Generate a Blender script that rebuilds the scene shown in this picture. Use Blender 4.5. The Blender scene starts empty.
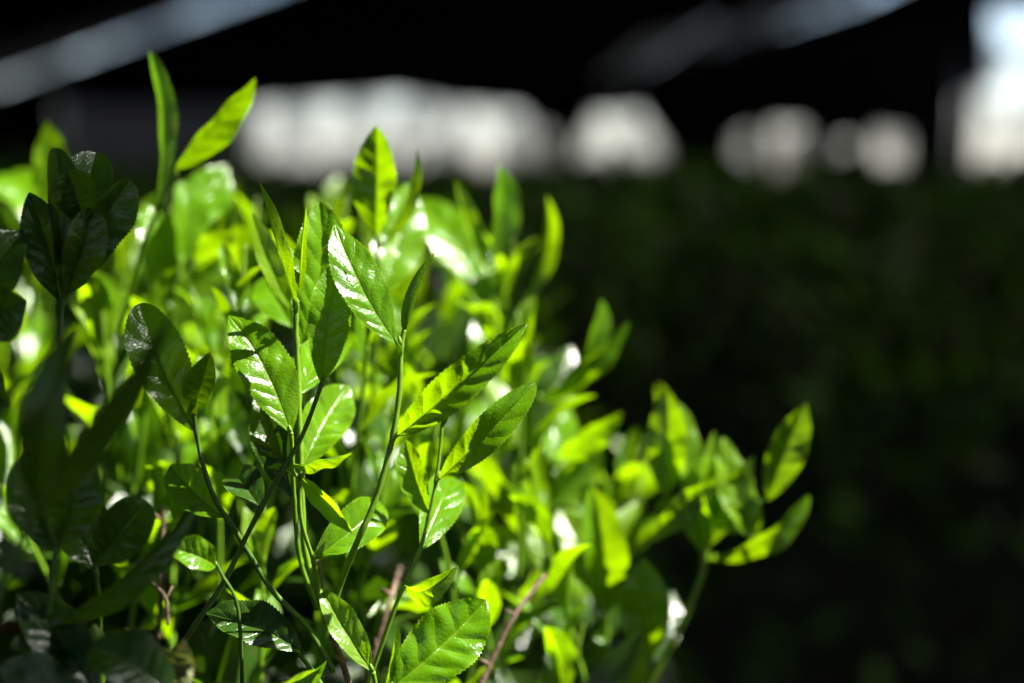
import bpy, math, random
from mathutils import Vector, Matrix, noise
random.seed(7)
R = math.radians
scene = bpy.context.scene
COL = scene.collection

# ------------------------------------------------------------------ camera frame
CAM = Vector((0, 0, 1.0)); PITCH = R(7.3); K = 36.0/50.0/1024
FWD = Vector((0, math.cos(PITCH), -math.sin(PITCH)))
UP = Vector((0, math.sin(PITCH), math.cos(PITCH)))
RIGHT = Vector((1, 0, 0))
FOCUS = 0.45
def at(px, py, d=FOCUS):
    return CAM + d*(FWD + (px-512)*K*RIGHT + (341.5-py)*K*UP)
TOSUN = Vector((0.55, 0.05, 0.82)).normalized()
HALF = (TOSUN+Vector((0, -1, .05))).normalized()      # a face turned this way shines into the lens

# ------------------------------------------------------------------ object helpers
def tag(o, label=None, cat=None, group=None, kind=None):
    if label: o['label'] = label
    if cat: o['category'] = cat
    if group: o['group'] = group
    if kind: o['kind'] = kind
    return o
def empty(name, loc, label, cat, group=None):
    o = bpy.data.objects.new(name, None); COL.objects.link(o)
    o.location = loc; o.empty_display_size = .01
    return tag(o, label, cat, group)
class MB:
    def __init__(s): s.v = []; s.f = []; s.uv = []; s.ph = {}
    def build(s, name, mat, parent=None, origin=None, smooth=True):
        me = bpy.data.meshes.new(name)
        og = origin if origin is not None else Vector((0, 0, 0))
        me.from_pydata([(p[0]-og[0], p[1]-og[1], p[2]-og[2]) for p in s.v], [], s.f)
        if s.uv:
            ul = me.uv_layers.new(name='UVMap')
            li = 0
            flat = []
            for f in s.f:
                for i in f: flat.extend(s.uv[i])
            ul.data.foreach_set('uv', flat)
            if s.ph:
                at_ = me.attributes.new('vein', 'FLOAT', 'POINT')
                at_.data.foreach_set('value', [s.ph.get(i, 0.5) for i in range(len(s.v))])
        me.polygons.foreach_set('use_smooth', [smooth]*len(me.polygons))
        me.materials.append(mat)
        me.update()
        o = bpy.data.objects.new(name, me); COL.objects.link(o)
        if parent is not None: o.parent = parent
        elif origin is not None: o.location = origin
        return o
    def box(s, x0, x1, y0, y1, z0, z1):
        b = len(s.v)
        s.v += [(x, y, z) for x in (x0, x1) for y in (y0, y1) for z in (z0, z1)]
        for f in ((0,1,3,2),(4,6,7,5),(0,4,5,1),(2,3,7,6),(0,2,6,4),(1,5,7,3)):
            s.f.append(tuple(b+i for i in f))
        return s
    def tube(s, pts, radii, n=8, cap=True):
        b0 = len(s.v); prev = None
        for i, p in enumerate(pts):
            t = (pts[min(i+1, len(pts)-1)] - pts[max(i-1, 0)]).normalized()
            a = (prev - t*prev.dot(t)) if prev is not None else t.orthogonal()
            if a.length < 1e-6: a = t.orthogonal()
            a.normalize(); prev = a; c = t.cross(a)
            for k in range(n):
                an = 2*math.pi*k/n
                s.v.append(tuple(p + (a*math.cos(an)+c*math.sin(an))*radii[i]))
                s.uv.append((i/(len(pts)-1), k/n))
        for i in range(len(pts)-1):
            for k in range(n):
                q = b0+i*n
                s.f.append((q+k, q+(k+1) % n, q+n+(k+1) % n, q+n+k))
        if cap:
            s.f.append(tuple(b0+k for k in range(n))[::-1])
            s.f.append(tuple(b0+(len(pts)-1)*n+k for k in range(n)))
        return s
def smooth_path(P, m=6):
    out = []
    for i in range(len(P)-1):
        p0 = P[max(i-1, 0)]; p1 = P[i]; p2 = P[i+1]; p3 = P[min(i+2, len(P)-1)]
        for k in range(m):
            t = k/m
            out.append(.5*((2*p1)+(p2-p0)*t+(2*p0-5*p1+4*p2-p3)*t*t+(3*p1-p0-3*p2+p3)*t*t*t))
    out.append(P[-1].copy())
    return out

# ------------------------------------------------------------------ leaf surface
_W0 = (.575**.85)*((1-.575)**.63)
def prof(t, tipp=.86, b=.95):
    t = min(max(t, 0), 1); m = b/(b+tipp)
    return ((t**b)*((1-t)**tipp))/((m**b)*((1-m)**tipp))
def leaf(mb, base, tip, width, roll=0, arch=.05, fold=18, twist=0, curl=0, wave=.03, quilt=.03,
         bend=0, nl=26, nw=8, teeth=18, view=None, seed=0, nrm=None, serr=.05, cup=0, nv=7, tp=None):
    """base, tip: 3D points of the blade; the blade's face looks along nrm (or to the camera turned by roll)"""
    ax = tip-base; L = ax.length; ax.normalize()
    n0 = (nrm if nrm is not None else (CAM-(base+tip)/2)).copy()
    n0 = n0 - ax*n0.dot(ax)
    if n0.length < 1e-5: n0 = ax.orthogonal()
    n0.normalize()
    n0 = Matrix.Rotation(R(roll), 3, ax) @ n0
    s0 = ax.cross(n0)
    def centre(t):
        return base + ax*L*t + n0*(L*arch*4*t*(1-t) - L*curl*max(0, t-.45)**2*3.3) + s0*(L*bend*4*t*(1-t))
    hw = width/2; b0 = len(mb.v); ph = seed*1.7
    fold += 6*abs(math.sin(seed*5.1)); curl += .10*math.sin(seed*2.9)
    tipp = tp or .66+.30*abs(math.sin(seed*2.3+1)); bend += .035*math.sin(seed*4.7+2); twist += 22*math.sin(seed*3.3)
    for i in range(nl+1):
        t = i/nl
        c = centre(t); tg = (centre(min(t+.01, 1))-centre(max(t-.01, 0))).normalized()
        sd = tg.cross(n0).normalized(); nn = sd.cross(tg).normalized()
        rot = Matrix.Rotation(R(twist)*(t-.5), 3, tg); sd = rot@sd; nn = rot@nn
        w = hw*prof(t, tipp)
        w = max(w, width*.018*(1-t*.9))
        tooth = ((t*teeth) % 1.0)
        for j in range(-nw, nw+1):
            s = j/nw; a = abs(s)
            x = w*s
            if a == 1 and .08 < t < .985:
                x *= 1+serr*(tooth*1.6-.4)
            fo = R(fold)
            z = abs(x)*math.tan(fo) if fold < 80 else abs(x)*5
            xx = x
            if abs(fold) > 30:                       # keep arc length sensible for strongly folded blades
                xx = x*math.cos(fo); z = abs(x)*math.sin(fo)
            z += cup*x*x/hw
            sd_ = seed+(11.3 if s > 0 else 0)
            phase = (t-(.15+.03*math.sin(sd_))*a)*nv+.15+.42*noise.noise(Vector((t*3.1, sd_*1.9, .5)))+.16*noise.noise(Vector((t*9, a*2, sd_)))+(.3 if s > 0 else 0)
            q = abs(math.sin(math.pi*phase))
            edge = prof(t)
            z += quilt*(.55+.9*abs(noise.noise(Vector((t*4, sd_, 3)))))*width*(q-.6)*(a**.6)*(1-a**3)*edge*1.6
            z += wave*width*(a**2)*math.sin(2*math.pi*(t*2.6+ph)+(1.3 if s > 0 else 0))*edge
            z += .02*width*noise.noise(Vector((t*5+seed*3.1, s*2.2, seed)))*edge
            z -= width*.025*math.exp(-(a*9)**2)*edge
            mb.ph[len(mb.v)] = phase; mb.v.append(tuple(c+sd*xx+nn*z)); mb.uv.append((t, (s+1)/2))
    m = 2*nw+1
    for i in range(nl):
        for j in range(m-1):
            q = b0+i*m+j
            mb.f.append((q, q+1, q+m+1, q+m))
    return mb

# ------------------------------------------------------------------ materials
class NT:
    def __init__(s, name):
        s.m = bpy.data.materials.new(name); s.m.use_nodes = True; s.t = s.m.node_tree
        s.t.nodes.clear(); s.out = s.n('ShaderNodeOutputMaterial')
    def n(s, typ, **kw):
        x = s.t.nodes.new(typ)
        for k, v in kw.items():
            if k[0] == '_': x.inputs[k[1:].replace('_', ' ')].default_value = v
            else: setattr(x, k, v)
        return x
    def l(s, a, b): s.t.links.new(a, b)
    def math(s, op, a, b=None, c=None):
        x = s.n('ShaderNodeMath', operation=op)
        for i, v in enumerate((a, b, c)):
            if v is None: continue
            if hasattr(v, 'type') and hasattr(v, 'node'): s.l(v, x.inputs[i])
            else: x.inputs[i].default_value = v
        return x.outputs[0]
    def mix(s, f, a, b):
        x = s.n('ShaderNodeMix', data_type='RGBA')
        for i, v in ((0, f), (6, a), (7, b)):
            if hasattr(v, 'node'): s.l(v, x.inputs[i])
            else: x.inputs[i].default_value = v if i == 0 else (*v, 1)
        return x.outputs[2]
    def ramp(s, f, a, b):
        x = s.n('ShaderNodeMapRange'); s.l(f, x.inputs[0])
        x.inputs[1].default_value = a; x.inputs[2].default_value = b
        return x.outputs[0]

def leaf_material(name, top, trans, vein, rough=.3, tr=.5, bump=.5, spec=.5, speck=0.0, coat=.12, clump=0):
    k = NT(name)
    uv = k.n('ShaderNodeUVMap'); sep = k.n('ShaderNodeSeparateXYZ'); k.l(uv.outputs[0], sep.inputs[0])
    u, v = sep.outputs[0], sep.outputs[1]
    a = k.math('ABSOLUTE', k.math('MULTIPLY_ADD', v, 2, -1))
    va = k.n('ShaderNodeAttribute', attribute_name='vein'); ph = k.math('FRACT', va.outputs['Fac'])
    d = k.math('MINIMUM', ph, k.math('SUBTRACT', 1, ph))
    lat = k.math('MULTIPLY', k.ramp(d, .06, .0), k.math('MULTIPLY', k.ramp(a, 1.0, .6), k.ramp(a, .02, .12)))
    mid = k.ramp(a, .075, .02)
    vm = k.math('MAXIMUM', k.math('MULTIPLY', lat, .40), mid)
    tc = k.n('ShaderNodeTexCoord'); oi = k.n('ShaderNodeObjectInfo')
    addv = k.n('ShaderNodeVectorMath', operation='ADD'); k.l(tc.outputs['Object'], addv.inputs[0])
    n1 = k.n('ShaderNodeTexNoise', _Scale=90, _Detail=4); k.l(tc.outputs['Object'], n1.inputs['Vector'])
    vo = k.n('ShaderNodeTexVoronoi', _Scale=620); vo.feature = 'DISTANCE_TO_EDGE'; k.l(tc.outputs['Object'], vo.inputs['Vector'])
    n2 = k.n('ShaderNodeTexNoise', _Scale=330, _Detail=5, _Roughness=.65); k.l(tc.outputs['Object'], n2.inputs['Vector'])
    r = oi.outputs['Random']
    blot = k.math('MULTIPLY', n1.outputs[0], .9)
    base = k.mix(k.ramp(blot, .3, .6), tuple(c*.8 for c in top), tuple(min(1, c*1.15) for c in top))
    base = k.mix(k.math('MULTIPLY', r, .35), base, (top[0]*.55, top[1]*.75, top[2]*1.1))
    base = k.mix(k.math('MULTIPLY', vm, .7), base, vein)
    edge = k.ramp(a, .93, 1.0)
    base = k.mix(k.math('MULTIPLY', edge, .7), base, tuple(min(1, c*1.4) for c in vein))  # pale rim painted in for light caught along the leaf edge
    tcol = k.mix(k.ramp(blot, .3, .6), tuple(c*.82 for c in trans), trans)
    tcol = k.mix(k.math('MULTIPLY', r, .3), tcol, (trans[0]*.55, trans[1]*.8, trans[2]))
    tcol = k.mix(k.math('MULTIPLY', vm, .45), tcol, tuple(c*.45 for c in trans))
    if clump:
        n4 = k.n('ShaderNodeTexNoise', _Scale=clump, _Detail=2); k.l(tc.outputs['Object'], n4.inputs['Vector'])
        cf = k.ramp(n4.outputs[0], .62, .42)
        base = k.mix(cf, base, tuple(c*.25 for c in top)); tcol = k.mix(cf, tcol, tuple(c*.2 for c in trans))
    if speck:
        n3 = k.n('ShaderNodeTexNoise', _Scale=260, _Detail=3); k.l(tc.outputs['Object'], n3.inputs['Vector'])
        sp = k.math('MULTIPLY', k.ramp(n3.outputs[0], .68, .73), speck)
        base = k.mix(sp, base, (.13, .085, .03)); tcol = k.mix(sp, tcol, (.05, .03, .005))
    h = k.math('ADD', k.math('MULTIPLY', n2.outputs[0], .38), k.math('MULTIPLY', k.ramp(vo.outputs[0], 0, .25), .18))
    h = k.math('SUBTRACT', h, k.math('MULTIPLY', vm, .8))
    h = k.math('ADD', h, k.math('MULTIPLY', n1.outputs[0], 1.2))
    bp = k.n('ShaderNodeBump', _Strength=bump, _Distance=.0005); k.l(h, bp.inputs['Height'])
    p = k.n('ShaderNodeBsdfPrincipled', _Roughness=rough, _IOR=1.5)
    p.inputs['Specular IOR Level'].default_value = spec
    p.inputs['Coat Weight'].default_value = coat; p.inputs['Coat Roughness'].default_value = .15; k.l(bp.outputs[0], p.inputs['Coat Normal'])
    rr = k.math('MULTIPLY_ADD', n2.outputs[0], .16, rough-.08); k.l(rr, p.inputs['Roughness'])
    k.l(base, p.inputs['Base Color']); k.l(bp.outputs[0], p.inputs['Normal'])
    t = k.n('ShaderNodeBsdfTranslucent'); k.l(tcol, t.inputs['Color']); k.l(bp.outputs[0], t.inputs['Normal'])
    mx = k.n('ShaderNodeMixShader'); mx.inputs[0].default_value = tr
    k.l(p.outputs[0], mx.inputs[1]); k.l(t.outputs[0], mx.inputs[2]); k.l(mx.outputs[0], k.out.inputs[0])
    return k.m
def plain(name, col, col2=None, rough=.6, scale=40, bump=.3, dist=.001, spec=.4, tr=0, trc=None, detail=5):
    k = NT(name); tc = k.n('ShaderNodeTexCoord')
    n1 = k.n('ShaderNodeTexNoise', _Scale=scale, _Detail=detail); k.l(tc.outputs['Object'], n1.inputs['Vector'])
    c = k.mix(k.ramp(n1.outputs[0], .35, .65), col, col2 or col)
    p = k.n('ShaderNodeBsdfPrincipled', _Roughness=rough); p.inputs['Specular IOR Level'].default_value = spec
    k.l(c, p.inputs['Base Color'])
    bp = k.n('ShaderNodeBump', _Strength=bump, _Distance=dist); k.l(n1.outputs[0], bp.inputs['Height']); k.l(bp.outputs[0], p.inputs['Normal'])
    if tr:
        t = k.n('ShaderNodeBsdfTranslucent', _Color=(*(trc or col), 1)); mx = k.n('ShaderNodeMixShader'); mx.inputs[0].default_value = tr
        k.l(p.outputs[0], mx.inputs[1]); k.l(t.outputs[0], mx.inputs[2]); k.l(mx.outputs[0], k.out.inputs[0])
    else: k.l(p.outputs[0], k.out.inputs[0])
    return k.m
YOUNG = leaf_material('young_leaf', (.080, .19, .001), (.255, .44, .0005), (.12, .22, .006), rough=.27, tr=.50, bump=.55, speck=.3)
TENDER = leaf_material('tender_leaf', (.11, .21, .002), (.27, .47, .001), (.17, .27, .01), rough=.36, tr=.55, bump=.45)
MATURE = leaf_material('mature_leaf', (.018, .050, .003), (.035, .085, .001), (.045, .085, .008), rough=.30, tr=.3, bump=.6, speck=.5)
YOUNG_SHADE = leaf_material('young_leaf_shaded', (.036, .095, .003), (.060, .13, .001), (.07, .14, .006), rough=.30, tr=.4, bump=.5, speck=.3)  # young leaf with shade painted into its colour, for the left side
OLD = leaf_material('worn_leaf', (.10, .12, .03), (.12, .14, .02), (.20, .20, .09), rough=.45, tr=.25, bump=.8, speck=.9)
DEAD = plain('withered_leaf_brown', (.05, .028, .012), (.11, .07, .03), rough=.7, scale=120, bump=.6, dist=.0006, tr=.2, trc=(.16, .08, .02))
STEM = plain('green_stem', (.09, .19, .008), (.13, .24, .012), rough=.38, scale=300, bump=.35, dist=.0003, tr=.2, trc=(.15, .28, .005))
DSTEM = plain('dark_stem', (.03, .075, .006), (.05, .10, .01), rough=.38, scale=300, bump=.35, dist=.0003)
BARK = plain('twig_bark', (.045, .024, .015), (.12, .075, .048), rough=.75, scale=420, bump=.9, dist=.0006)
BUD = plain('bud_scale', (.09, .17, .01), (.13, .22, .02), rough=.4, scale=500, bump=.4, dist=.0003, tr=.3, trc=(.24, .36, .01))
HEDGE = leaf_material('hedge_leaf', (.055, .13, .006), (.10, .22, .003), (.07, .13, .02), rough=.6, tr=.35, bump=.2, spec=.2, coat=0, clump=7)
SOIL = plain('soil_ground', (.035, .026, .018), (.06, .045, .03), rough=.95, scale=6, bump=.8, dist=.02, spec=.1)
GRAVEL = plain('pale_gravel', (.46, .45, .42), (.58, .57, .54), rough=.9, scale=9, bump=.5, dist=.02, spec=.2)
CLOTH = plain('black_shade_cloth', (.0022, .0022, .0025), (.0035, .0035, .004), rough=.9, scale=30, bump=.3, dist=.004, spec=0)
DENSE = plain('dense_black_cloth', (.0022, .0022, .0025), (.0035, .0035, .004), rough=.9, scale=30, bump=.3, dist=.004, spec=0)
def woven(m, open_):
    t = m.node_tree; out = [n for n in t.nodes if n.type == 'OUTPUT_MATERIAL'][0]
    src = out.inputs[0].links[0].from_socket
    tr = t.nodes.new('ShaderNodeBsdfTransparent'); mx = t.nodes.new('ShaderNodeMixShader'); mx.inputs[0].default_value = open_
    t.links.new(src, mx.inputs[1]); t.links.new(tr.outputs[0], mx.inputs[2]); t.links.new(mx.outputs[0], out.inputs[0])
woven(CLOTH, .22); woven(DENSE, .012)  # weave passes sun; the unseen near cloth is opened further to brighten the hedge
NET = plain('sky_dimming_net', (.10, .10, .105), (.14, .14, .15), rough=.9, scale=2, bump=.2, dist=.004, spec=.1)  # net added across the open side to dim the sky
woven(NET, .30)
_t = NET.node_tree; _mx = [n for n in _t.nodes if n.type == 'MIX_SHADER'][-1]
_tc = _t.nodes.new('ShaderNodeTexCoord'); _n = _t.nodes.new('ShaderNodeTexNoise'); _n.inputs['Scale'].default_value = 2.4; _n.inputs['Detail'].default_value = 3
_r = _t.nodes.new('ShaderNodeMapRange'); _r.inputs[1].default_value = .42; _r.inputs[2].default_value = .58; _r.inputs[3].default_value = .50; _r.inputs[4].default_value = 1.0
_t.links.new(_tc.outputs['Object'], _n.inputs['Vector']); _t.links.new(_n.outputs[0], _r.inputs[0]); _t.links.new(_r.outputs[0], _mx.inputs[0])
#                                       # net openness varied by noise to mottle the brightness of the sky gap
GAUZE = plain('pale_gauze', (.02, .021, .022), (.12, .125, .135), rough=.9, scale=1.6, bump=.2, dist=.004, spec=.1, tr=.5, trc=(.04, .04, .042))
DIM = plain('dim_gauze', (.14, .14, .16), (.20, .20, .22), rough=.9, scale=1.2, bump=.2, dist=.004, spec=.1, tr=.5, trc=(.16, .165, .18))
STEEL = plain('dull_steel', (.05, .05, .052), (.08, .08, .08), rough=.5, scale=20, bump=.1)

# ------------------------------------------------------------------ a tea shoot
def jitter(a): return random.uniform(-a, a)
SHOOT_GROUP = 'tea shoots of the near bush'
def shoot(label, stem_pts, stem_w, leaves, bud=None, stem_mat=None, name='tea_shoot', group=SHOOT_GROUP, cat='tea shoot', hi=True):
    """stem_pts: [(px,py,d)...] base first; stem_w: (base,tip) diameter in mm; leaves: dicts"""
    P = [at(*p) for p in stem_pts]
    base = P[0].copy()
    root = empty(name, base, label, cat, group)
    pts = smooth_path(P, 7)
    n = len(pts)
    rad = []
    for i in range(n):
        t = i/(n-1)
        r = (stem_w[0]*(1-t)+stem_w[1]*t)/2000
        r *= 1+.05*math.sin(i*1.7)+.05*noise.noise(Vector((i*.35, len(label), 0)))
        rad.append(r)
    # swollen nodes where leaves leave the stem
    for lf in leaves:
        b = at(*lf['b'])
        j = min(range(n), key=lambda q: (pts[q]-b).length)
        if (pts[j]-b).length < .012: rad[j] *= 1.3
    m = MB(); m.tube(pts, rad, 10)
    m.build('stem', stem_mat or STEM, root, base)
    for q, lf in enumerate(leaves):
        lf = dict(lf)
        b = at(*lf.pop('b')); t = at(*lf.pop('t')); w = lf.pop('w')/1000
        mat = lf.pop('m', YOUNG); lab = lf.pop('label', None); pet = lf.pop('pet', True)
        m = MB()
        kw = dict(nl=120, nw=9, teeth=30) if hi else dict(nl=40, nw=6, teeth=13)
        hl = lf.pop('hl', 0)
        lf['quilt'] = lf.get('quilt', .03)*1.35; lf['wave'] = lf.get('wave', .03)+.025
        kw.update(lf)
        if hi: kw['fold'] = kw.get('fold', 18)+9
        if hl: kw['nrm'] = HALF*hl+(CAM-(b+t)/2).normalized()*(1-hl)
        leaf(m, b, t, w, seed=q+len(label) % 7, **kw)
        if pet:                                       # petiole running back to the stem
            j = min(range(n), key=lambda q: (pts[q]-b).length)
            tg = pts[max(0, j-2)]
            if (tg-b).length < .03:
                mm = smooth_path([tg, (tg*.5+b*.5)+(pts[j]-tg)*.25, b, b+(t-b)*.10], 4)
                m.tube(mm, [stem_w[1]/2000*.95*(1-.45*i/(len(mm)-1)) for i in range(len(mm))], 6)
        o = m.build('leaf', mat, root, base)
        if hi and pet and (b-pts[j]).length < .01:       # the small bud in the leaf's axil
            ab = MB(); c0 = pts[j]+((b-pts[j])*.35); dd = ((pts[min(j+2, n-1)]-pts[j-1]).normalized()+(t-b).normalized()*.5).normalized()
            ab.tube([c0+dd*.0030*e for e in (0, .25, .5, .75, 1)], [.0004, .00075, .0007, .00045, .0001], 7)
            ab.build('axillary_bud', BUD, root, base)
        if lab: o['label'] = lab
    if bud:
        m = MB(); bud = dict(bud)
        b = at(*bud['b']); t = at(*bud['t']); w = bud['w']/1000
        N = 14; ax = t-b
        side = ax.cross(CAM-b).normalized()
        mm = [b+ax*(i/N)+side*(ax.length*bud.get('bend', .04)*4*(i/N)*(1-i/N)) for i in range(N+1)]
        m.tube(mm, [max(.0002, w/2*(math.sin(math.pi*min(1, (i/N)**.75*.96+.04))**.8)) for i in range(N+1)], 8)
        m.build('bud', bud.get('m', BUD), root, base)
    return root

F = FOCUS
# ================================================================== the sharp shoots
shoot('sharp front centre shoot with pointed lit top leaf and quilted right leaf',
 [(325,640,.46),(340,585,.457),(358,540,F),(376,498,F),(392,440,F),(399,395,F),(401,350,F),(404,330,F)], (2.3,1.5),
 [dict(b=(398,345,.443), t=(337,220,.448), w=15.5, hl=.45, roll=8, arch=.05, fold=-5, wave=.02, quilt=.03, bend=-.06),
  dict(b=(397,436,.452), t=(521,328,.436), w=15.5, hl=.16, arch=.10, fold=24, curl=.22, quilt=.10, wave=.05, bend=-.02, nv=7),
 ],
 bud=dict(b=(404,332,.45), t=(435,252,.447), w=3.6, m=YOUNG, bend=-.08))
shoot('thin tea shoot right of the sharp centre one, dark leaf with bright tip',
 [(352,730,.466),(380,650,.463),(398,600,.462),(418,555,.462),(430,512,.462),(437,475,.463),(441,440,.464),(442,425,.464)], (1.6,1.0),
 [dict(b=(438,480,.463), t=(533,386,.455), w=13, hl=.10, arch=.10, fold=16, curl=.12, quilt=.05, wave=.04),
  dict(b=(430,515,.464), t=(407,440,.474), w=10, roll=-20, arch=.03, fold=12, quilt=.03),
  dict(b=(420,552,.463), t=(455,470,.50), w=14, hl=.9, arch=.08, fold=10, m=YOUNG),
  dict(b=(405,582,.463), t=(450,577,.448), w=9, roll=40, arch=.22, fold=10, curl=.3, m=TENDER),
 ],
 bud=dict(b=(441,428,.464), t=(452,388,.462), w=2.2, m=YOUNG))
shoot('upright bright stem topped by a tall broad leaf and a narrow folded leaf',
 [(322,606,.468),(306,556,.464),(302,500,.463),(300,440,.462),(298,380,.462),(296,330,.461),(297,300,.461)], (2.2,1.5),
 [dict(b=(300,345,.463), t=(318,203,.474), w=19, hl=.35, arch=.05, fold=12, wave=.05, quilt=.055, bend=.10),
  dict(b=(297,305,.459), t=(264,180,.452), w=7.5, roll=35, arch=.04, fold=42, wave=.02, quilt=.02, bend=-.05, m=TENDER),
  dict(b=(297,318,.463), t=(300,205,.457), w=4.5, roll=40, arch=-.02, fold=50, wave=.02, quilt=.02, m=TENDER),
  dict(b=(299,395,.466), t=(330,320,.52), w=17, hl=.8, arch=.04, fold=10, m=YOUNG),
  dict(b=(302,470,.466), t=(345,392,.495), w=16, hl=.9, arch=.08, fold=12, quilt=.05),
 ])
shoot('shaded leaf standing on a dark slanting stem, one bright edge',
 [(120,745,.462),(185,640,.452),(222,585,.45),(247,535,.448),(272,488,.446),(300,440,.445),(316,400,.444),(322,382,.444)], (1.9,1.3),
 [dict(b=(322,385,.444), t=(338,264,.440), w=13, roll=4, arch=.05, fold=12, wave=.04, quilt=.03, bend=-.03),
  dict(b=(285,465,.447), t=(352,446,.440), w=6.5, roll=60, arch=.10, fold=15, wave=.08, quilt=.03, m=YOUNG),
  dict(b=(262,510,.447), t=(233,470,.47), w=12, roll=10, arch=.08, fold=12, m=MATURE),
 ], stem_mat=DSTEM)
shoot('broad sunlit leaf crossed by a hard shadow band, left of the upright stem',
 [(318,610,.475),(300,560,.468),(294,500,.460),(292,445,.455),(291,432,.454)], (1.7,1.2),
 [dict(b=(291,434,.454), t=(229,312,.462), w=17.5, hl=.45, arch=.05, fold=-3, wave=.03, quilt=.03, bend=.05),
  dict(b=(294,500,.460), t=(262,395,.475), w=14, roll=-20, arch=.06, fold=15, m=MATURE),
 ])
shoot('curved stem on the left carrying a small hooded leaf and a wide dusky leaf',
 [(333,672,.462),(308,628,.458),(272,590,.455),(240,538,.452),(214,497,.448),(200,452,.446),(194,412,.445),(194,402,.445)], (2.1,1.2),
 [dict(b=(194,405,.445), t=(212,350,.441), w=11.5, roll=-8, arch=.16, fold=20, curl=-.1, cup=.5, wave=.04, quilt=.04),
  dict(b=(196,432,.446), t=(140,302,.445), w=17, hl=.15, arch=.06, fold=14, wave=.03, quilt=.04, bend=-.05, m=YOUNG),
  dict(b=(225,518,.452), t=(176,470,.475), w=13, roll=0, arch=.08, fold=12, m=YOUNG),
 ], stem_mat=DSTEM)
shoot('small shoot low in the centre with a narrow lit leaf pointing down and right',
 [(322,610,.456),(316,570,.452),(303,528,.447),(300,500,.446),(301,480,.446)], (1.5,1.0),
 [dict(b=(299,476,.446), t=(358,532,.438), w=7.5, roll=30, arch=.05, fold=20, wave=.03, quilt=.02, m=TENDER),
  dict(b=(301,482,.447), t=(268,466,.445), w=5, roll=60, arch=.1, fold=20, wave=.06, m=YOUNG),
  dict(b=(312,560,.453), t=(385,500,.475), w=14, hl=.6, arch=.12, fold=14, curl=.2, m=YOUNG),
 ])
shoot('low shoot at the bottom centre with one pointed leaf leaning left',
 [(385,720,.452),(378,695,.448),(373,672,.446)], (1.8,1.4),
 [dict(b=(373,672,.446), t=(321,590,.455), w=11.5, hl=.5, arch=.08, fold=18, wave=.03, quilt=.03, m=TENDER),
 ])
shoot('large quilted leaf at the bottom centre with white glare on its tip',
 [(375,740,.445),(380,712,.443),(388,690,.44)], (2.0,1.5),
 [dict(b=(388,690,.440), t=(481,605,.462), w=21, hl=.95, arch=.10, fold=12, curl=-.05, wave=.06, quilt=.08, nv=6),
  dict(b=(384,700,.440), t=(402,628,.438), w=5, roll=60, arch=-.05, fold=30, m=YOUNG),
 ])
shoot('bottom edge leaf arching up between the brown twigs and the dark left corner',
 [(200,740,.43),(215,712,.43),(232,692,.43)], (1.9,1.4),
 [dict(b=(232,695,.43), t=(322,654,.445), w=14, roll=50, arch=.22, fold=14, wave=.03, quilt=.05),
 ])
# ------------------------------------------------------------------ behind the sharp ones
shoot('backlit upright leaf with a slim one beside it, against the white gap',
 [(372,420,.55),(376,340,.54),(378,280,.53),(376,232,.522)], (2.0,1.3),
 [dict(b=(376,238,.522), t=(380,125,.515), w=16.5, roll=-18, arch=.03, fold=18, wave=.03, quilt=.04, bend=.03),
  dict(b=(378,250,.522), t=(423,152,.512), w=8, roll=50, arch=.04, fold=35, wave=.03, bend=.04),
  dict(b=(378,300,.53), t=(404,190,.56), w=20, hl=.95, arch=.05, fold=12, quilt=.05, m=YOUNG),
  dict(b=(376,345,.54), t=(340,270,.55), w=18, roll=-15, arch=.08, fold=12, m=TENDER),
 ], hi=False)
shoot('blurred slender shoot right of centre topped by a narrow yellow and a dark leaf',
 [(500,480,.60),(500,400,.59),(495,330,.585),(490,270,.58)], (2.2,1.4),
 [dict(b=(490,275,.58), t=(453,180,.572), w=8.5, roll=35, arch=.03, fold=30, m=TENDER),
  dict(b=(490,262,.58), t=(503,164,.58), w=14, roll=38, arch=.04, fold=25, bend=.05),
  dict(b=(494,300,.585), t=(516,250,.58), w=7, roll=30, arch=-.08, fold=25, m=TENDER),
  dict(b=(496,330,.586), t=(415,190,.62), w=25, hl=.9, arch=.06, fold=14, quilt=.07, m=YOUNG),
 ], hi=False)
shoot('blurred tall curling narrow leaf standing alone against the dark hedge',
 [(528,480,.62),(526,420,.61),(524,370,.605),(525,300,.60)], (2.6,2.0),
 [dict(b=(525,305,.60), t=(547,196,.585), w=8, roll=30, arch=-.06, fold=30, bend=.11, m=TENDER),
  dict(b=(524,370,.605), t=(480,300,.60), w=12, roll=20, arch=.05, fold=20),
 ], hi=False)
shoot('blurred dark green leaves leaning right toward the hedge above the lower right shoots',
 [(480,540,.60),(508,480,.59),(530,430,.585),(540,395,.58)], (2.4,1.5),
 [dict(b=(540,400,.58), t=(612,312,.565), w=14, roll=52, arch=.10, fold=18, curl=.15, quilt=.05),
  dict(b=(538,405,.58), t=(632,325,.575), w=13, roll=50, arch=.06, fold=18, curl=.1),
  dict(b=(530,430,.585), t=(575,345,.60), w=16, roll=20, arch=.06, fold=14, m=MATURE),
  dict(b=(520,455,.585), t=(548,360,.60), w=16, roll=20, arch=.06, fold=14, m=YOUNG),
 ], hi=False)
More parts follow.
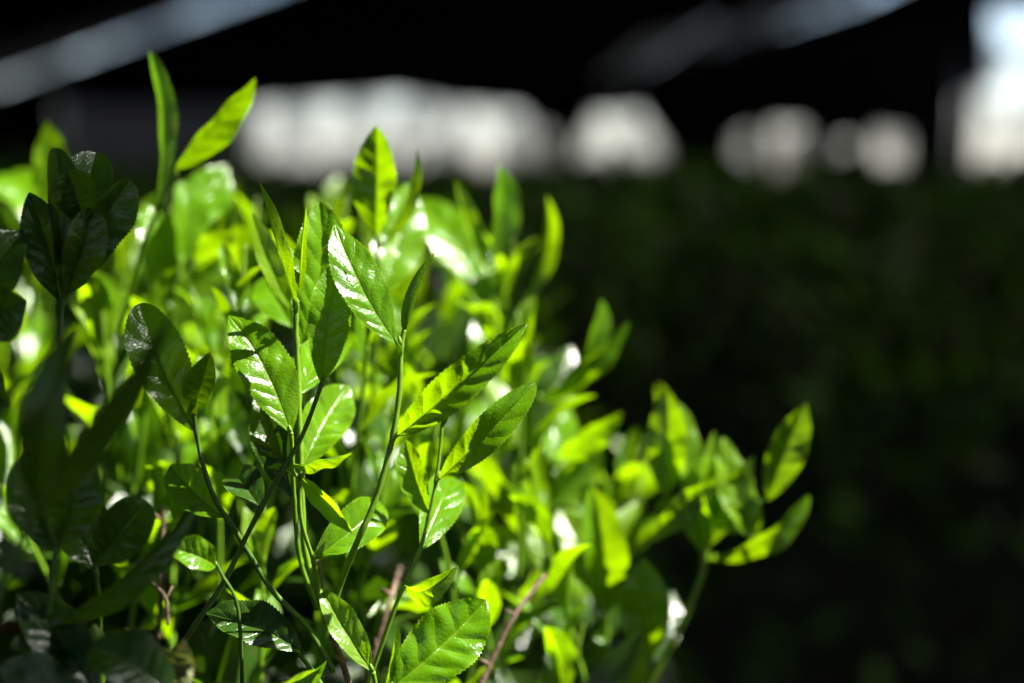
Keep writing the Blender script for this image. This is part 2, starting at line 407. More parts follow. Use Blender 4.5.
shoot('blurred shoot with a short yellow leaf pointing right under the dark leaning leaves',
 [(520,640,.60),(540,560,.59),(552,500,.585),(556,455,.58)], (2.2,1.5),
 [dict(b=(556,460,.58), t=(623,412,.57), w=13, roll=35, arch=.08, fold=15, curl=.1, m=TENDER),
  dict(b=(554,475,.58), t=(552,388,.61), w=18, hl=.9, arch=.05, fold=15),
  dict(b=(550,505,.585), t=(598,445,.59), w=16, roll=30, arch=.05, fold=12, m=TENDER),
  dict(b=(545,540,.585), t=(505,480,.62), w=18, hl=1, arch=.05, fold=12, m=YOUNG),
 ], hi=False)
# right-hand shoots
shoot('blurred rightmost tea shoot with spreading leaves in front of the black hedge',
 [(640,700,.56),(665,655,.56),(688,610,.558),(704,566,.556),(703,525,.555),(700,500,.555)], (3.0,2.0),
 [dict(b=(664,497,.557), t=(667,388,.552), w=16.0, roll=-15, arch=.04, fold=12, quilt=.04, m=YOUNG, pet=False),
  dict(b=(697,505,.556), t=(678,402,.562), w=12.6, roll=35, arch=.05, fold=16, quilt=.05, bend=-.08, m=TENDER),
  dict(b=(762,545,.552), t=(722,438,.558), w=15.1, roll=25, arch=.10, fold=15, quilt=.07, bend=-.08, wave=.06, m=TENDER, pet=False),
  dict(b=(704,520,.556), t=(762,500,.556), w=10.9, roll=30, arch=.3, fold=12, quilt=.06, m=YOUNG),
  dict(b=(768,500,.552), t=(805,402,.548), w=14.3, roll=12, arch=.05, fold=16, bend=-.05, m=YOUNG, pet=False),
  dict(b=(706,560,.556), t=(814,507,.545), w=11.8, roll=48, arch=.08, fold=20, curl=.05, m=YOUNG),
  dict(b=(652,542,.55), t=(717,474,.548), w=10.1, roll=20, arch=.05, fold=14, wave=.12, quilt=.08, m=TENDER, pet=False),
  dict(b=(700,520,.556), t=(690,440,.565), w=11.8, roll=10, arch=.1, fold=14, m=TENDER),
  dict(b=(702,540,.556), t=(740,470,.57), w=12.6, roll=-15, arch=.1, fold=14, m=YOUNG),
  dict(b=(705,555,.556), t=(690,470,.548), w=11, roll=-20, arch=.08, fold=14, m=TENDER),
  dict(b=(706,548,.556), t=(752,455,.552), w=12, roll=15, arch=.06, fold=18, m=YOUNG),
  dict(b=(704,535,.556), t=(716,432,.55), w=13, roll=30, arch=.04, fold=18, m=TENDER),
  dict(b=(703,530,.556), t=(655,505,.56), w=10.9, roll=20, arch=.15, fold=14, wave=.1, m=TENDER),
  dict(b=(704,500,.555), t=(735,468,.56), w=7.6, roll=20, arch=.1, fold=14, m=TENDER),
 ], hi=False)
shoot('blurred shoot left of the rightmost one with one upright pale green leaf',
 [(628,720,.565),(645,690,.562),(651,655,.56)], (2.4,1.8),
 [dict(b=(651,658,.56), t=(642,556,.552), w=20, roll=8, arch=.06, fold=12, quilt=.05, m=YOUNG),
  dict(b=(650,665,.56), t=(676,590,.58), w=13, roll=30, arch=.06, fold=12, m=MATURE)], hi=False)
shoot('blurred hooded leaf with a shaded middle and sunlit rim beside the lower right shoots',
 [(600,730,.57),(604,690,.568),(606,640,.565),(606,610,.562)], (2.6,2.0),
 [dict(b=(606,615,.562), t=(592,488,.548), w=20, roll=10, arch=.10, fold=28, quilt=.03, m=YOUNG),
  dict(b=(606,605,.562), t=(638,500,.57), w=14, roll=-10, arch=.10, fold=14, curl=.1, m=TENDER),
  dict(b=(604,600,.562), t=(560,505,.572), w=18, roll=20, arch=.05, fold=12, m=TENDER),
  dict(b=(605,640,.562), t=(560,640,.56), w=12, roll=20, arch=.05, fold=12, wave=.1, m=YOUNG),
 ], hi=False)
shoot('blurred ragged low leaves at the bottom right end of the bush',
 [(600,760,.56),(608,720,.56),(612,690,.56)], (2.4,1.8),
 [dict(b=(612,695,.56), t=(575,640,.56), w=15, roll=20, arch=.12, fold=12, wave=.12, quilt=.08, m=TENDER),
  dict(b=(612,690,.56), t=(650,660,.555), w=14, roll=20, arch=.2, fold=12, wave=.1, m=YOUNG)], hi=False)
# ------------------------------------------------------------------ upper left
shoot('tallest tea shoot at the upper left, slim leaf and lit leaf reaching right',
 [(120,330,.54),(142,250,.53),(158,212,.527),(176,172,.523)], (2.0,1.4),
 [dict(b=(174,170,.523), t=(251,72,.512), w=13, roll=38, arch=.05, fold=22, quilt=.03, bend=-.02, m=YOUNG),
  dict(b=(157,205,.526), t=(157,50,.520), w=9.5, roll=30, arch=.02, fold=35, quilt=.03, bend=.03, m=YOUNG),
  dict(b=(146,240,.53), t=(148,208,.54), w=8, roll=20, arch=.05, fold=12),
 ], hi=False)
shoot('glossy sunlit leaves behind and right of the tallest upper left shoot',
 [(165,400,.58),(170,330,.575),(178,280,.57),(182,255,.57)], (2.0,1.4),
 [dict(b=(182,262,.57), t=(224,172,.60), w=22, hl=.9, arch=.06, fold=10, quilt=.06, m=YOUNG),
  dict(b=(196,262,.565), t=(240,208,.555), w=12, roll=20, arch=.05, fold=16, m=TENDER, pet=False),
  dict(b=(172,310,.57), t=(146,210,.585), w=18, hl=.6, arch=.05, fold=12, m=YOUNG),
  dict(b=(180,270,.57), t=(186,180,.575), w=15, roll=30, arch=.05, fold=20, m=YOUNG),
  dict(b=(170,330,.575), t=(222,262,.58), w=18, roll=0, arch=.05, fold=12, m=TENDER),
 ], hi=False)
shoot('blurred yellow-green leaf rising at the far left behind the shaded cluster',
 [(30,330,.62),(36,260,.61),(42,210,.60)], (2.2,1.6),
 [dict(b=(42,215,.60), t=(44,120,.59), w=15, roll=20, arch=.05, fold=15, m=TENDER),
  dict(b=(40,235,.60), t=(8,165,.63), w=24, hl=1, arch=.06, fold=10, quilt=.06, m=YOUNG),
  dict(b=(38,250,.60), t=(70,180,.61), w=18, roll=10, arch=.05, fold=12)], hi=False)
shoot('thin lit leaf behind the narrow folded leaf, left of the upright stem',
 [(300,400,.50),(296,350,.497),(292,300,.495)], (1.6,1.2),
 [dict(b=(292,310,.495), t=(248,214,.49), w=9, roll=25, arch=.04, fold=20, m=TENDER),
  dict(b=(294,330,.496), t=(262,270,.52), w=14, roll=0, arch=.05, fold=12)], hi=False)
# ------------------------------------------------------------------ shaded cluster on the left
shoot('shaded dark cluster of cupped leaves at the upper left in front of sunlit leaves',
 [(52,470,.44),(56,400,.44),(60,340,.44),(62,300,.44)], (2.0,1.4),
 [dict(b=(62,305,.44), t=(60,148,.436), w=13, tp=.5, roll=25, arch=.04, fold=22, quilt=.04, m=YOUNG_SHADE),
  dict(b=(84,225,.438), t=(67,170,.432), w=13.5, tp=.42, roll=-8, arch=.06, fold=8, quilt=.03, cup=.5, m=YOUNG_SHADE, pet=False),
  dict(b=(66,295,.44), t=(93,212,.430), w=12, tp=.5, roll=12, arch=.05, fold=18, quilt=.03, m=YOUNG_SHADE),
  dict(b=(66,290,.442), t=(128,178,.440), w=16, tp=.5, roll=20, arch=.08, fold=18, quilt=.03, curl=.05, m=YOUNG_SHADE),
  dict(b=(62,300,.446), t=(97,150,.452), w=16, tp=.5, roll=0, arch=.05, fold=12, m=YOUNG_SHADE),
  dict(b=(60,302,.445), t=(32,192,.44), w=14, roll=-15, arch=.05, fold=15, m=YOUNG_SHADE)], stem_mat=DSTEM)
shoot('dark leaf entering from the left edge, its tip beside the shaded cluster',
 [(-70,380,.42),(-50,350,.42),(-30,325,.42)], (2,1.5),
 [dict(b=(-30,325,.42), t=(28,300,.418), w=18, roll=5, arch=.05, fold=12, m=YOUNG_SHADE),
  dict(b=(-40,335,.42), t=(22,228,.43), w=20, roll=-20, arch=.08, fold=12, m=YOUNG_SHADE),
  dict(b=(-45,340,.42), t=(12,405,.42), w=16, roll=20, arch=.05, fold=12, m=YOUNG_SHADE)], stem_mat=DSTEM)
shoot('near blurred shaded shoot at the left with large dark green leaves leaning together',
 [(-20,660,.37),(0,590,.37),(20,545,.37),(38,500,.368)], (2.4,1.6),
 [dict(b=(30,520,.372), t=(168,312,.352), w=10.5, roll=42, arch=.06, fold=22, curl=.08, m=YOUNG_SHADE),
  dict(b=(38,505,.37), t=(66,330,.36), w=11.5, roll=-20, arch=.08, fold=12, m=YOUNG_SHADE),
  dict(b=(28,525,.375), t=(42,395,.38), w=13, roll=15, arch=.05, fold=12, m=YOUNG_SHADE)], stem_mat=DSTEM, hi=False)
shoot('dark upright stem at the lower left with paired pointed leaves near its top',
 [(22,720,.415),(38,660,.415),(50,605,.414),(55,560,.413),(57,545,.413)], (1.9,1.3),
 [dict(b=(57,548,.413), t=(82,455,.408), w=17, roll=15, arch=.06, fold=22, m=YOUNG_SHADE),
  dict(b=(57,550,.413), t=(30,450,.42), w=16, roll=-15, arch=.06, fold=14, m=YOUNG_SHADE),
  dict(b=(44,632,.414), t=(203,520,.400), w=11.5, roll=42, arch=.05, fold=20, curl=.03, m=YOUNG_SHADE)], stem_mat=DSTEM)
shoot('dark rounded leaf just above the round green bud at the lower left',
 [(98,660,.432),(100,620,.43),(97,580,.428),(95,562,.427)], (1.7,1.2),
 [dict(b=(95,566,.427), t=(146,504,.424), w=15, tp=.5, roll=0, arch=.08, fold=12, cup=.3, m=YOUNG_SHADE),
  dict(b=(95,564,.427), t=(99,502,.422), w=6, roll=30, arch=.03, fold=30, m=YOUNG_SHADE),
  dict(b=(97,572,.428), t=(72,512,.44), w=14, roll=-10, arch=.05, fold=12, m=YOUNG_SHADE)], stem_mat=DSTEM)
shoot('small serrated leaf catching sun above the dark leaves at the lower left',
 [(236,770,.46),(242,700,.45),(238,610,.44),(222,575,.438),(215,562,.437)], (1.4,1.0),
 [dict(b=(216,566,.437), t=(168,548,.432), w=10, roll=20, arch=.25, fold=14, wave=.05, m=YOUNG)], stem_mat=DSTEM)
shoot('round green bud on a short stalk low in the dark left corner',
 [(102,700,.42),(100,668,.418),(97,648,.417)], (2.2,2.0),
 [dict(b=(108,645,.417), t=(128,632,.414), w=3.5, roll=20, arch=.1, fold=20, m=YOUNG)],
 bud=dict(b=(97,652,.417), t=(94,624,.415), w=6.2, m=BUD, bend=0))
shoot('dark leaves lying across the bottom left corner',
 [(60,760,.40),(80,720,.40),(95,690,.40)], (2,1.6),
 [dict(b=(175,700,.398), t=(92,645,.40), w=17, roll=25, arch=.1, fold=12, m=MATURE, pet=False),
  dict(b=(88,645,.415), t=(8,650,.405), w=14, roll=35, arch=.08, fold=12, m=MATURE, pet=False),
  dict(b=(80,700,.40), t=(-15,690,.40), w=20, roll=20, arch=.08, fold=12, m=MATURE),
  dict(b=(100,705,.402), t=(20,600,.42), w=16, roll=10, arch=.08, fold=12, m=MATURE)], stem_mat=DSTEM)
shoot('worn mottled leaf with a ragged pale edge at the bottom left',
 [(150,740,.41),(155,710,.41),(158,690,.41)], (1.8,1.5),
 [dict(b=(150,683,.41), t=(183,636,.405), w=13, roll=20, arch=.08, fold=14, wave=.15, quilt=.08, serr=.16, m=OLD),
  dict(b=(160,700,.41), t=(235,690,.408), w=13, roll=40, arch=.1, fold=14, m=MATURE)], stem_mat=DSTEM)
shoot('dark leaf with a patch of white glare left of the brown twig',
 [(330,700,.45),(315,675,.45),(300,655,.45)], (1.8,1.4),
 [dict(b=(303,652,.45), t=(208,618,.46), w=15, hl=.9, arch=.08, fold=10, m=MATURE)], stem_mat=DSTEM)

# brown twigs
def twig(label, pts, w, name='brown_twig'):
    P = [at(*p) for p in pts]; root = empty(name, P[0], label, 'twig', 'bare brown twigs in the bush')
    q = smooth_path(P, 8); n = len(q); m = MB()
    rad = [(w[0]*(1-i/(n-1))+w[1]*i/(n-1))/2000*(1+.12*noise.noise(Vector((i*.6, w[0], 0)))+(.25 if i % 11 == 5 else 0)) for i in range(n)]
    m.tube(q, rad, 10); m.build('branch', BARK, root, P[0])
    for k in (n//3, 2*n//3):
        m = MB(); b = q[k]; d = Vector((jitter(1), jitter(.5), .6)).normalized()
        m.tube([b, b+d*.002, b+d*.0045], [rad[k]*.7, rad[k]*.55, .0003], 6); m.build('node_bud', BARK, root, P[0])
twig('reddish brown woody twig in focus at the bottom centre, below the shoots it carries', [(352,730,.462),(350,690,.462),(338,650,.462),(328,625,.462),(322,598,.463),(318,560,.466)], (2.2,1.8))
twig('blurred reddish twig upright right of the sharp brown one', [(362,720,.50),(375,650,.50),(392,595,.505),(400,568,.54)], (2.2,1.7))
twig('sunlit reddish twig slanting up right of the glare-tipped quilted leaf', [(470,710,.49),(490,665,.495),(515,615,.50),(545,575,.51)], (2.1,1.4))
twig('short brown stub standing in the shade at the left, among lit leaves', [(158,640,.50),(162,580,.50),(163,520,.50),(164,505,.50)], (1.9,1.4))
twig('pale curved dry stalk low at the left in the dark', [(168,625,.42),(166,600,.42),(158,588,.42),(148,580,.42)], (1.1,.8))
# ================================================================== crowd of shoots behind (copies of a few kinds)
def proto_shoot(seed, mats, h=.12):
    rnd = random.Random(seed)
    root = empty('tea_shoot', (0, 0, -5), 'x', 'tea shoot', 'x')
    lean = Vector((rnd.uniform(-.15, .15), rnd.uniform(-.15, .15), 1)).normalized()
    P = [Vector((0, 0, 0)), lean*h*.35+Vector((rnd.uniform(-.004, .004), 0, 0)), lean*h*.7, lean*h*.86]
    q = smooth_path(P, 4); n = len(q)
    m = MB(); m.tube(q, [.0013*(1-.4*i/(n-1)) for i in range(n)], 6); m.build('stem', STEM, root)
    az = rnd.uniform(0, 6.28); nl = rnd.choice((5, 6, 7))
    for i in range(nl):
        f = .18+.80*i/(nl-1); b = q[int(f*(n-1))]
        az += 2.4+rnd.uniform(-.3, .3)
        el = R(42+36*f+rnd.uniform(-12, 10))
        L = (.052-.020*f)*rnd.uniform(.85, 1.15)
        d = Vector((math.cos(az)*math.cos(el), math.sin(az)*math.cos(el), math.sin(el)))
        nr = Vector((-math.cos(az)*.6, -math.sin(az)*.6, 1))
        m = MB(); leaf(m, b+d*.003, b+d*L, L*rnd.uniform(.28, .38), nrm=nr, arch=rnd.uniform(-.02, .08), fold=rnd.uniform(10, 38),
                       curl=rnd.uniform(0, .2), wave=.05, quilt=.05, nl=20, nw=4, teeth=7, seed=i+seed, roll=rnd.uniform(-20, 20), twist=rnd.uniform(-30, 30))
        m.tube([b, b+d*.006], [.0008, .0006], 5)
        m.build('leaf', mats[0] if f < .45 else mats[1] if f < .8 else mats[-1], root)
    m = MB(); b = q[-1]; d = (lean+Vector((rnd.uniform(-.3, .3), rnd.uniform(-.3, .3), 0))).normalized()
    N = 8; m.tube([b+d*.026*i/N for i in range(N+1)], [max(.0002, .0016*math.sin(math.pi*min(1, (i/N)*.93+.07))) for i in range(N+1)], 6)
    m.build('bud', BUD, root)
    return root
def copy_tree(o, parent=None):
    c = o.copy(); COL.objects.link(c)
    if parent is not None: c.parent = parent
    for ch in [x for x in o.children]: copy_tree(ch, c)
    return c
protos = [proto_shoot(i*13+5, m, h) for i, (m, h) in enumerate([((YOUNG, YOUNG, TENDER), .12), ((YOUNG, TENDER, TENDER), .13), ((MATURE, YOUNG, TENDER), .12),
          ((YOUNG, YOUNG, YOUNG), .11), ((MATURE, YOUNG, YOUNG), .125), ((YOUNG, TENDER, TENDER), .10)])]
used = set()
_ZT = [(-.02, .972), (.0, .945), (.02, .905), (.037, .878), (.054, .845), (.071, .80), (.10, .68), (.2, .4)]
def ztop(x, y):
    # shoulder of the bush: level on the left, falling away to the right
    if x <= _ZT[0][0]: return _ZT[0][1]
    for (a, za), (b, zb) in zip(_ZT, _ZT[1:]):
        if x <= b: return za+(zb-za)*(x-a)/(b-a)
    return .4
rnd = random.Random(21)
REG = [
 ('blurred sunlit tea shoot in the crowd directly behind the shaded left cluster', 'crowded shoots at the left'),
 ('blurred sunlit tea shoot in the crowd behind the sharp upright and centre stems', 'crowded shoots behind the centre'),
 ('blurred sunlit tea shoot on the right shoulder of the bush, before the dark hedge', 'crowded shoots on the right shoulder')]
placed = []
tries = 0
while len(placed) < 74 and tries < 9000:
    tries += 1
    y = rnd.uniform(.52, .92)
    x = rnd.uniform(-.52*y*.75-.02, .05)
    z1 = ztop(x, y)
    px = 512+x/(y*K)
    if px < -40: continue
    if any((x-a)**2+(y-b)**2 < (.033)**2 for a, b in placed): continue
    placed.append((x, y))
    k = rnd.randrange(len(protos))
    src = protos[k]
    if k in used: o = copy_tree(src)
    else: o = src; used.add(k)
    sc = rnd.uniform(.85, 1.15)
    h = .125*sc
    o.location = (x, y, z1-h+rnd.choice((-.05, -.03, -.015, 0, .01)))
    o.scale = (sc,)*3
    o.rotation_euler = (rnd.uniform(-.2, .2), rnd.uniform(-.2, .2)+(.35 if x > .03 else 0), rnd.uniform(0, 6.28))
    rg = REG[0] if px < 170 else REG[1] if px < 470 else REG[2]
    tag(o, rg[0], 'tea shoot', rg[1])
# lower, nearer shoots between the sharp ones
for (px, py, d) in [(120,470,.53),(165,440,.52),(215,430,.53),(350,420,.52),(340,330,.53),(455,430,.53),(500,500,.54),(430,610,.53),
                    (250,560,.50),(280,640,.52),(540,640,.53),(520,600,.56),(375,470,.53),(240,300,.52),
                    (110,350,.54),(60,420,.53),(470,340,.56),(430,280,.57),(320,260,.57),(250,240,.58)]:
    src = protos[rnd.randrange(len(protos))]; o = copy_tree(src)
    sc = rnd.uniform(.7, .95)
    p = at(px, py, d); o.location = p-Vector((0, 0, .105*sc)); o.scale = (sc,)*3
    o.rotation_euler = (rnd.uniform(-.25, .25), rnd.uniform(-.25, .25), rnd.uniform(0, 6.28))
    tag(o, 'slightly blurred tea shoot filling a gap low between the sharp stems', 'tea shoot', 'shoots between the sharp stems')

# ------------------------------------------------------------------ the bush itself: mature foliage and branches under the shoots
def simple_leaf(m, b, d, L, nr, w=.42, nl=6, nw=2, **kw):
    leaf(m, b, b+d*L, L*w, nrm=nr, nl=nl, nw=nw, teeth=1, serr=0, quilt=.0, wave=.06, **kw)
def rdir(rnd, up=.3):
    v = Vector((rnd.gauss(0, 1), rnd.gauss(0, 1), rnd.gauss(0, 1)+up))
    return v.normalized()
rnd = random.Random(4)
bush = empty('tea_bush', (-.25, .8, 0), 'near tea bush body of dark mature leaves and woody branches under the young shoots', 'tea bush')
m = MB(); cnt = 0
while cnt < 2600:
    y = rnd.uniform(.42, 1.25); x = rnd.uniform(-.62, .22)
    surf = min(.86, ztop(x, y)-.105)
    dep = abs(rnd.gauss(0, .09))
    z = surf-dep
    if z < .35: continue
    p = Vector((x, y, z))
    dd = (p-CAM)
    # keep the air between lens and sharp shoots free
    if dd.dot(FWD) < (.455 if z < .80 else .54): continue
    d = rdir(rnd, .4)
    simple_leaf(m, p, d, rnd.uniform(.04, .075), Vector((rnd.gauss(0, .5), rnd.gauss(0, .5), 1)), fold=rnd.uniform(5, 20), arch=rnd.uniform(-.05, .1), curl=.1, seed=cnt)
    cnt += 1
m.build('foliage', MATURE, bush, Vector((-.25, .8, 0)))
for i in range(16):                                     # withered leaves caught among the branches
    m = MB(); y = rnd.uniform(.47, .8); x = rnd.uniform(-.3, .06); p = Vector((x, y, min(.86, ztop(x, y)-.105)-.05-abs(rnd.gauss(0, .03))))
    simple_leaf(m, p, rdir(rnd, -.2), rnd.uniform(.03, .05), Vector((rnd.gauss(0, .6), rnd.gauss(0, .6), 1)), nl=16, nw=4, fold=rnd.uniform(20, 45), curl=.3, seed=i)
    m.build('withered_leaf', DEAD, bush, Vector((-.25, .8, 0)))
for i in range(26):
    m = MB(); x0 = rnd.uniform(-.35, .0); y0 = rnd.uniform(.6, 1.0)
    P = [Vector((x0, y0, 0)), Vector((x0+jitter(.05), y0+jitter(.05), .35)), Vector((x0+jitter(.12), y0+jitter(.1), .65)), Vector((x0+jitter(.16), max(.47, y0+jitter(.2)), .80))]
    q = smooth_path(P, 5); m.tube(q, [.007*(1-.8*k/(len(q)-1)) for k in range(len(q))], 6); m.build('branch', BARK, bush, Vector((-.25, .8, 0)))

# ------------------------------------------------------------------ far hedge rows in deep shade
def hedge(label, x0, x1, y0, y1, top, n, L, rseed, bumpy=.03):
    rnd = random.Random(rseed); o = Vector(((x0+x1)/2, (y0+y1)/2, 0))
    root = empty('tea_hedge', o, label, 'hedge', 'tea hedge rows in the shade')
    m = MB(); yc = (y0+y1)/2; hwid = (y1-y0)/2
    for i in range(n):
        x = rnd.uniform(x0, x1); a = rnd.uniform(-.25, math.pi*.72)
        # rounded profile facing the camera
        rr = 1-abs(rnd.gauss(0, .07))
        y = yc-hwid*math.cos(a)*rr
        base = .40
        z = base+(top-base)*math.sin(max(a, 0))**.5*rr if a > 0 else base+a*1.4
        z += bumpy*noise.noise(Vector((x*3.1, y*3, rseed)))*2+ (rnd.random()**4)*.05
        d = rdir(rnd, .9)
        simple_leaf(m, Vector((x, y, z)), d, rnd.uniform(.7, 1.3)*L, Vector((rnd.gauss(0, .6), -.6+rnd.gauss(0, .5), .8)), nl=3, nw=1, fold=15, seed=i)
    m.build('foliage', HEDGE, root, o)
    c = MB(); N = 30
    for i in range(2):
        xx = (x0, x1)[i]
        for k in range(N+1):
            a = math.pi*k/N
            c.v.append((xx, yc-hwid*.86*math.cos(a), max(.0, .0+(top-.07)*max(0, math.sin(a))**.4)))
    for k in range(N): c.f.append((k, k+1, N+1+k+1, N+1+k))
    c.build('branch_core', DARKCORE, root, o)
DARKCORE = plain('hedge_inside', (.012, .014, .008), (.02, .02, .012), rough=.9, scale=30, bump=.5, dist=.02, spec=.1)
hedge('tea hedge in deep shade filling the right side behind the bright bush', -1.4, 3.0, 1.75, 2.9, .935, 9000, .055, 3, .02)
hedge('second shaded tea hedge row, its top just above the nearer row', -4.0, 6.0, 4.2, 5.6, .93, 8000, .07, 5, .02)
hedge('farthest shaded tea hedge row before the bright open side', -8, 10, 6.9, 8.3, .90, 8000, .10, 9, .03)

# ------------------------------------------------------------------ ground
g = MB(); S = 300
g.v = [(-S, -S, 0), (S, -S, 0), (S, S, 0), (-S, S, 0)]; g.f = [(0, 1, 2, 3)]
tag(g.build('ground', SOIL, smooth=False), kind='structure')
g = MB(); g.v = [(-60, 19.5, .004), (60, 19.5, .004), (60, 60, .004), (-60, 60, .004)]; g.f = [(0, 1, 2, 3)]
tag(g.build('gravel_yard', GRAVEL, smooth=False), kind='structure')

# ------------------------------------------------------------------ shade canopy
ZR = 1.9
def roofpt(px, py):
    v = (FWD+(px-512)*K*RIGHT+(341.5-py)*K*UP)
    t = (ZR-CAM.z)/v.z
    return CAM+v*t
TH = .012
def sheet(name, polys, mat, label, cat, group=None, thick=TH):
    """polys: list of convex polygons (lists of 3D points) laid edge to edge, given a real thickness"""
    m = MB()
    for P in polys:
        P = [Vector(p) for p in P]
        nn = (P[1]-P[0]).cross(P[2]-P[0]).normalized()*thick/2
        b = len(m.v); k = len(P)
        m.v += [tuple(p+nn) for p in P]+[tuple(p-nn) for p in P]
        m.f.append(tuple(range(b, b+k))); m.f.append(tuple(range(b+k, b+2*k))[::-1])
        for i in range(k):
            j = (i+1) % k; m.f.append((b+i, b+k+i, b+k+j, b+j))
    o = m.build(name, mat, None, Vector(polys[0][0]), smooth=False)
    return tag(o, label, cat, group)
YF = 18.0; YB = -6.0; XL = -14; XR = 14
# slot shaped in the unseen near cloth to throw a beam of sun onto the bush: corners given on the bush at shoot height
def slot(x, y, z=.92):
    p = Vector((x, y, z)); t = (ZR-z)/TOSUN.z
    q = p+TOSUN*t; return (q.x, q.y)
SL = [slot(-.055, .385), slot(.16, .385), slot(.16, .80), slot(-.55, .80), slot(-.55, .62), slot(-.18, .50), slot(-.105, .44)]
def P2(x, y): return (x, y, ZR)
a, b, c, d, e, f, f2 = SL
near = [
 [P2(XL, YB), P2(XR, YB), P2(XR, b[1]), P2(XL, b[1])],
 [P2(b[0], b[1]), P2(XR, b[1]), P2(XR, c[1]), P2(b[0], c[1])],
 [P2(XL, c[1]), P2(XR, c[1]), P2(XR, 7.0), P2(XL, 7.0)],
 [P2(XL, a[1]), P2(a[0], a[1]), P2(f2[0], f2[1]), P2(XL, f2[1])],
 [P2(XL, f2[1]), P2(f2[0], f2[1]), P2(f[0], f[1]), P2(XL, f[1])],
 [P2(XL, f[1]), P2(f[0], f[1]), P2(e[0], e[1]), P2(XL, e[1])],
 [P2(XL, e[1]), P2(e[0], e[1]), P2(d[0], d[1]), P2(XL, d[1])],
]
sheet('shade_canopy', near, CLOTH, 'near black shade cloth overhead, out of view, with a slot shaped to let sun onto the bush', 'shade cloth', 'black shade cloths')
# far cloth with two seams, left and right
u0, u1 = roofpt(-60, 68), roofpt(182, 0)
l0, l1 = roofpt(-60, 108), roofpt(248, 0)
def on(p, q, y): t = (y-p.y)/(q.y-p.y); return p.x+(q.x-p.x)*t
y0 = 7.0
ye = YF
far = [
 [P2(XL-6, y0), P2(on(u0, u1, y0), y0), P2(on(u0, u1, ye), ye), P2(XL-6, ye)],
]
rA0, rA1 = roofpt(640, 38), roofpt(860, -40)      # upper edge of right-hand strip
rB0, rB1 = roofpt(640, 84), roofpt(860, 4)
def line_y(p, q, x): t = (x-p.x)/(q.x-p.x); return p.y+(q.y-p.y)*t
xa = on(l0, l1, y0); xe = on(l0, l1, ye)
# middle piece between left seam and x of right strip start
xs0 = rA0.x; xs1 = max(rA1.x, rB1.x)
far += [[P2(xa, y0), P2(xs0, y0), P2(xs0, ye), P2(xe, ye)]]
ya0, yb0 = line_y(rA0, rA1, xs0), line_y(rB0, rB1, xs0)
ya1, yb1 = line_y(rA0, rA1, xs1), line_y(rB0, rB1, xs1)
lo0, hi0 = min(ya0, yb0), max(ya0, yb0); lo1, hi1 = min(ya1, yb1), max(ya1, yb1)
far += [[P2(xs0, y0), P2(xs1, y0), P2(xs1, lo1), P2(xs0, lo0)], [P2(xs0, hi0), P2(xs1, hi1), P2(xs1, ye), P2(xs0, ye)], [P2(xs1, y0), P2(XR+6, y0), P2(XR+6, 8.6), P2(xs1, 8.6)], [P2(xs1, 8.6), P2(2.83, 8.6), P2(6.0, ye), P2(xs1, ye)]]
sheet('shade_canopy', far, DENSE, 'far black shade cloth overhead, split by a pale slanting seam at the upper left', 'shade cloth', 'black shade cloths')
# pale gauze laid over the seams
sheet('gauze_strip', [[(on(u0, u1, y0), y0, ZR+.05), (on(l0, l1, y0), y0, ZR+.05), (on(l0, l1, ye), ye, ZR+.05), (on(u0, u1, ye), ye, ZR+.05)]], GAUZE,
      'pale grey gauze strip closing the slanting seam at the upper left', 'gauze strip', thick=.004)
polys = []
rr = random.Random(3)
for i in range(7):
    s, t = i/7, (i+.55+.3*rr.random())/7
    t = (i+.9+.1*rr.random())/7; X0, X1 = xs0+(xs1-xs0)*s, xs0+(xs1-xs0)*t
    polys.append([(X0, lo0+(lo1-lo0)*s, ZR+.05), (X1, lo0+(lo1-lo0)*t, ZR+.05), (X1, hi0+(hi1-hi0)*t, ZR+.05), (X0, hi0+(hi1-hi0)*s, ZR+.05)])
sheet('gauze_strip', polys, GAUZE, 'broken pale gauze strip across the seam at the upper right', 'gauze strip', thick=.004)
# side curtain at the far end, with the openings that show as white
def wp(px, py, y=YF):
    v = (FWD+(px-512)*K*RIGHT+(341.5-py)*K*UP); return CAM+v*((y-CAM.y)/v.y)
def strip(px0, px1, pyb0, pyb1=None):
    pyb1 = pyb0 if pyb1 is None else pyb1
    A, B = wp(px0, pyb0), wp(px1, pyb1); ax, bx = wp(px0, 140).x, wp(px1, 140).x
    return [(ax, YF, ZR), (bx, YF, ZR), (bx, YF, B.z), (ax, YF, A.z)]
cols = [(-500,60,175,175),(60,250,104,106),(250,280,110,104),(280,400,106,97),(400,440,97,104),(440,520,106,112),(520,532,112,125),(532,541,180,180),(541,549,130,130),(549,575,180,180),
        (575,592,150,122),(592,640,116,112),(640,665,116,150),(665,735,180,180),(735,752,138,130),(750,760,178,178),(760,772,178,178)]
hang = [strip(*c) for c in cols]+[strip(772,802,126,126), strip(802,838,180,180), strip(838,852,140,140), strip(852,875,180,180), strip(875,905,130,134), strip(905,974,182,182)]
0 and hang.append([(wp(1400,0).x, YF, ZR), (wp(1500,0).x, YF, ZR), (wp(1500,0).x, YF, .2), (wp(1400,0).x, YF, .2)])
hang = [h for h in hang]
sheet('shade_curtain', hang, DENSE, 'black cloth hanging along the far side with ragged gaps along its lower edge', 'shade cloth', 'black shade cloths', thick=.01)
A, B = wp(58, 100), wp(252, 176)
sheet('gauze_strip', [[(A.x, YF+.06, A.z+.1), (B.x, YF+.06, A.z+.1), (B.x, YF+.06, B.z-.3), (A.x, YF+.06, B.z-.3)]], DIM, 'dim grey gauze panel low on the far side behind the tallest upper left shoot', 'gauze panel', thick=.004)
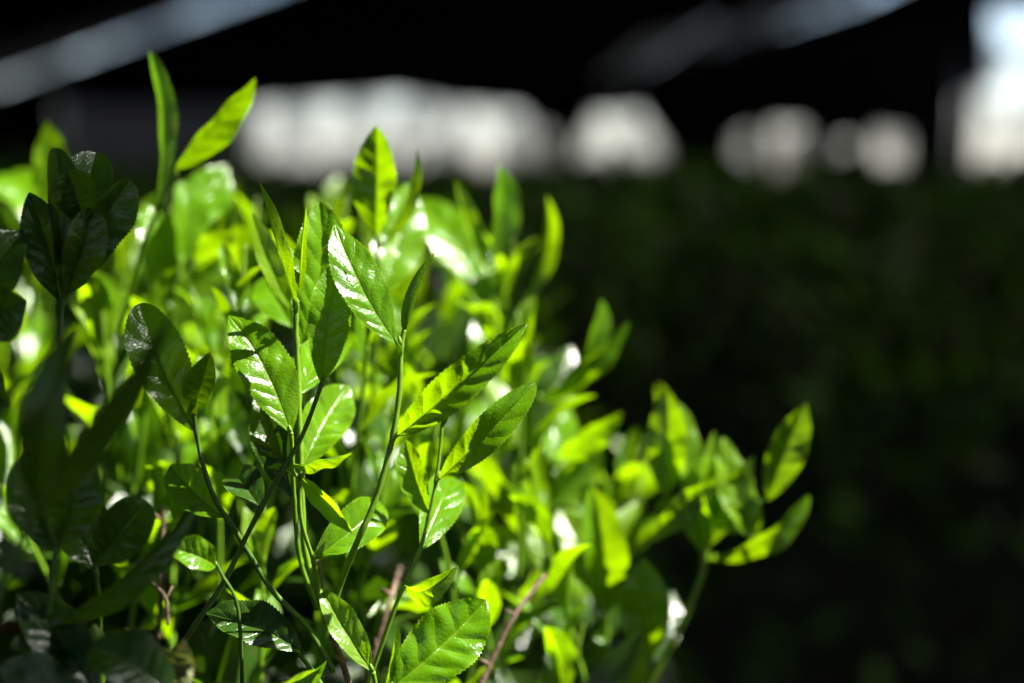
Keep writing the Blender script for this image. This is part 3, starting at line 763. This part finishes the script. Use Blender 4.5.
sheet('added_net', [[(-16, 19.2, .02), (20, 19.2, .02), (20, 19.2, 4.2), (-16, 19.2, 4.2)]], NET, 'mottled pale net added to dim the bright open side beyond the hedges', 'added_net', thick=.004)
# side walls of cloth
sheet('shade_curtain', [[(XL, YB, 0.0), (XL, YF, 0.0), (XL, YF, ZR), (XL, YB, ZR)]], CLOTH, 'black cloth wall along the left side of the shaded field', 'shade cloth', 'black shade cloths')
# steel frame: posts and rails
def post(x, y, label):
    root = empty('frame_post', (x, y, 0), label, 'post', 'steel posts of the shade frame')
    m = MB(); m.tube([Vector((x, y, 0)), Vector((x, y, ZR-.03))], [.024, .024], 12); m.build('pole', STEEL, root, Vector((x, y, 0)))
    m = MB(); m.tube([Vector((x, y, 0)), Vector((x, y, .05)), Vector((x, y, .09))], [.06, .055, .03], 12); m.build('foot', STEEL, root, Vector((x, y, 0)))
p = wp(957, 100, 12.0)
post(p.x, 12.0, 'steel post beside the bright vertical opening at the right edge')

# ------------------------------------------------------------------ world, sun, camera
w = bpy.data.worlds.new('World'); scene.world = w; w.use_nodes = True
nt = w.node_tree; bg = nt.nodes['Background']; sky = nt.nodes.new('ShaderNodeTexSky'); sky.sky_type = 'NISHITA'; sky.sun_disc = False
sky.sun_elevation = math.asin(TOSUN.z); sky.sun_rotation = math.atan2(TOSUN.x, TOSUN.y)
sky.air_density = 1.0; sky.dust_density = 1.0; sky.ozone_density = 1.0
wb = nt.nodes.new('ShaderNodeMix'); wb.data_type = 'RGBA'; wb.blend_type = 'MULTIPLY'; wb.inputs[0].default_value = 1
wb.inputs[7].default_value = (.96, 1.0, 1.13, 1)                    # camera white balance a little cool
nt.links.new(sky.outputs[0], wb.inputs[6]); nt.links.new(wb.outputs[2], bg.inputs[0]); bg.inputs[1].default_value = .05
sun = bpy.data.lights.new('sun', 'SUN'); sun.energy = 5.0; sun.angle = R(.5); sun.color = (1, .95, .86)
so = bpy.data.objects.new('sun', sun); COL.objects.link(so); so.rotation_euler = TOSUN.to_track_quat('Z', 'Y').to_euler()
so.location = (1, 1, 6)
cam = bpy.data.cameras.new('camera'); co = bpy.data.objects.new('camera', cam); COL.objects.link(co)
co.location = CAM; co.rotation_euler = (R(90)-PITCH, 0, 0)
cam.lens = 50; cam.sensor_width = 36; cam.clip_start = .02; cam.clip_end = 2000
cam.dof.use_dof = True; cam.dof.focus_distance = FOCUS; cam.dof.aperture_fstop = 3.2
scene.camera = co
scene.view_settings.view_transform = 'Standard'; scene.view_settings.look = 'None'
scene.view_settings.exposure = 2.6; scene.view_settings.gamma = 1
c = scene.cycles
c.use_denoising = True
try: c.denoiser = 'OPENIMAGEDENOISE'
except Exception: pass
c.max_bounces = 8; c.transmission_bounces = 6; c.diffuse_bounces = 4; c.glossy_bounces = 3; c.transparent_max_bounces = 8
c.sample_clamp_indirect = 6
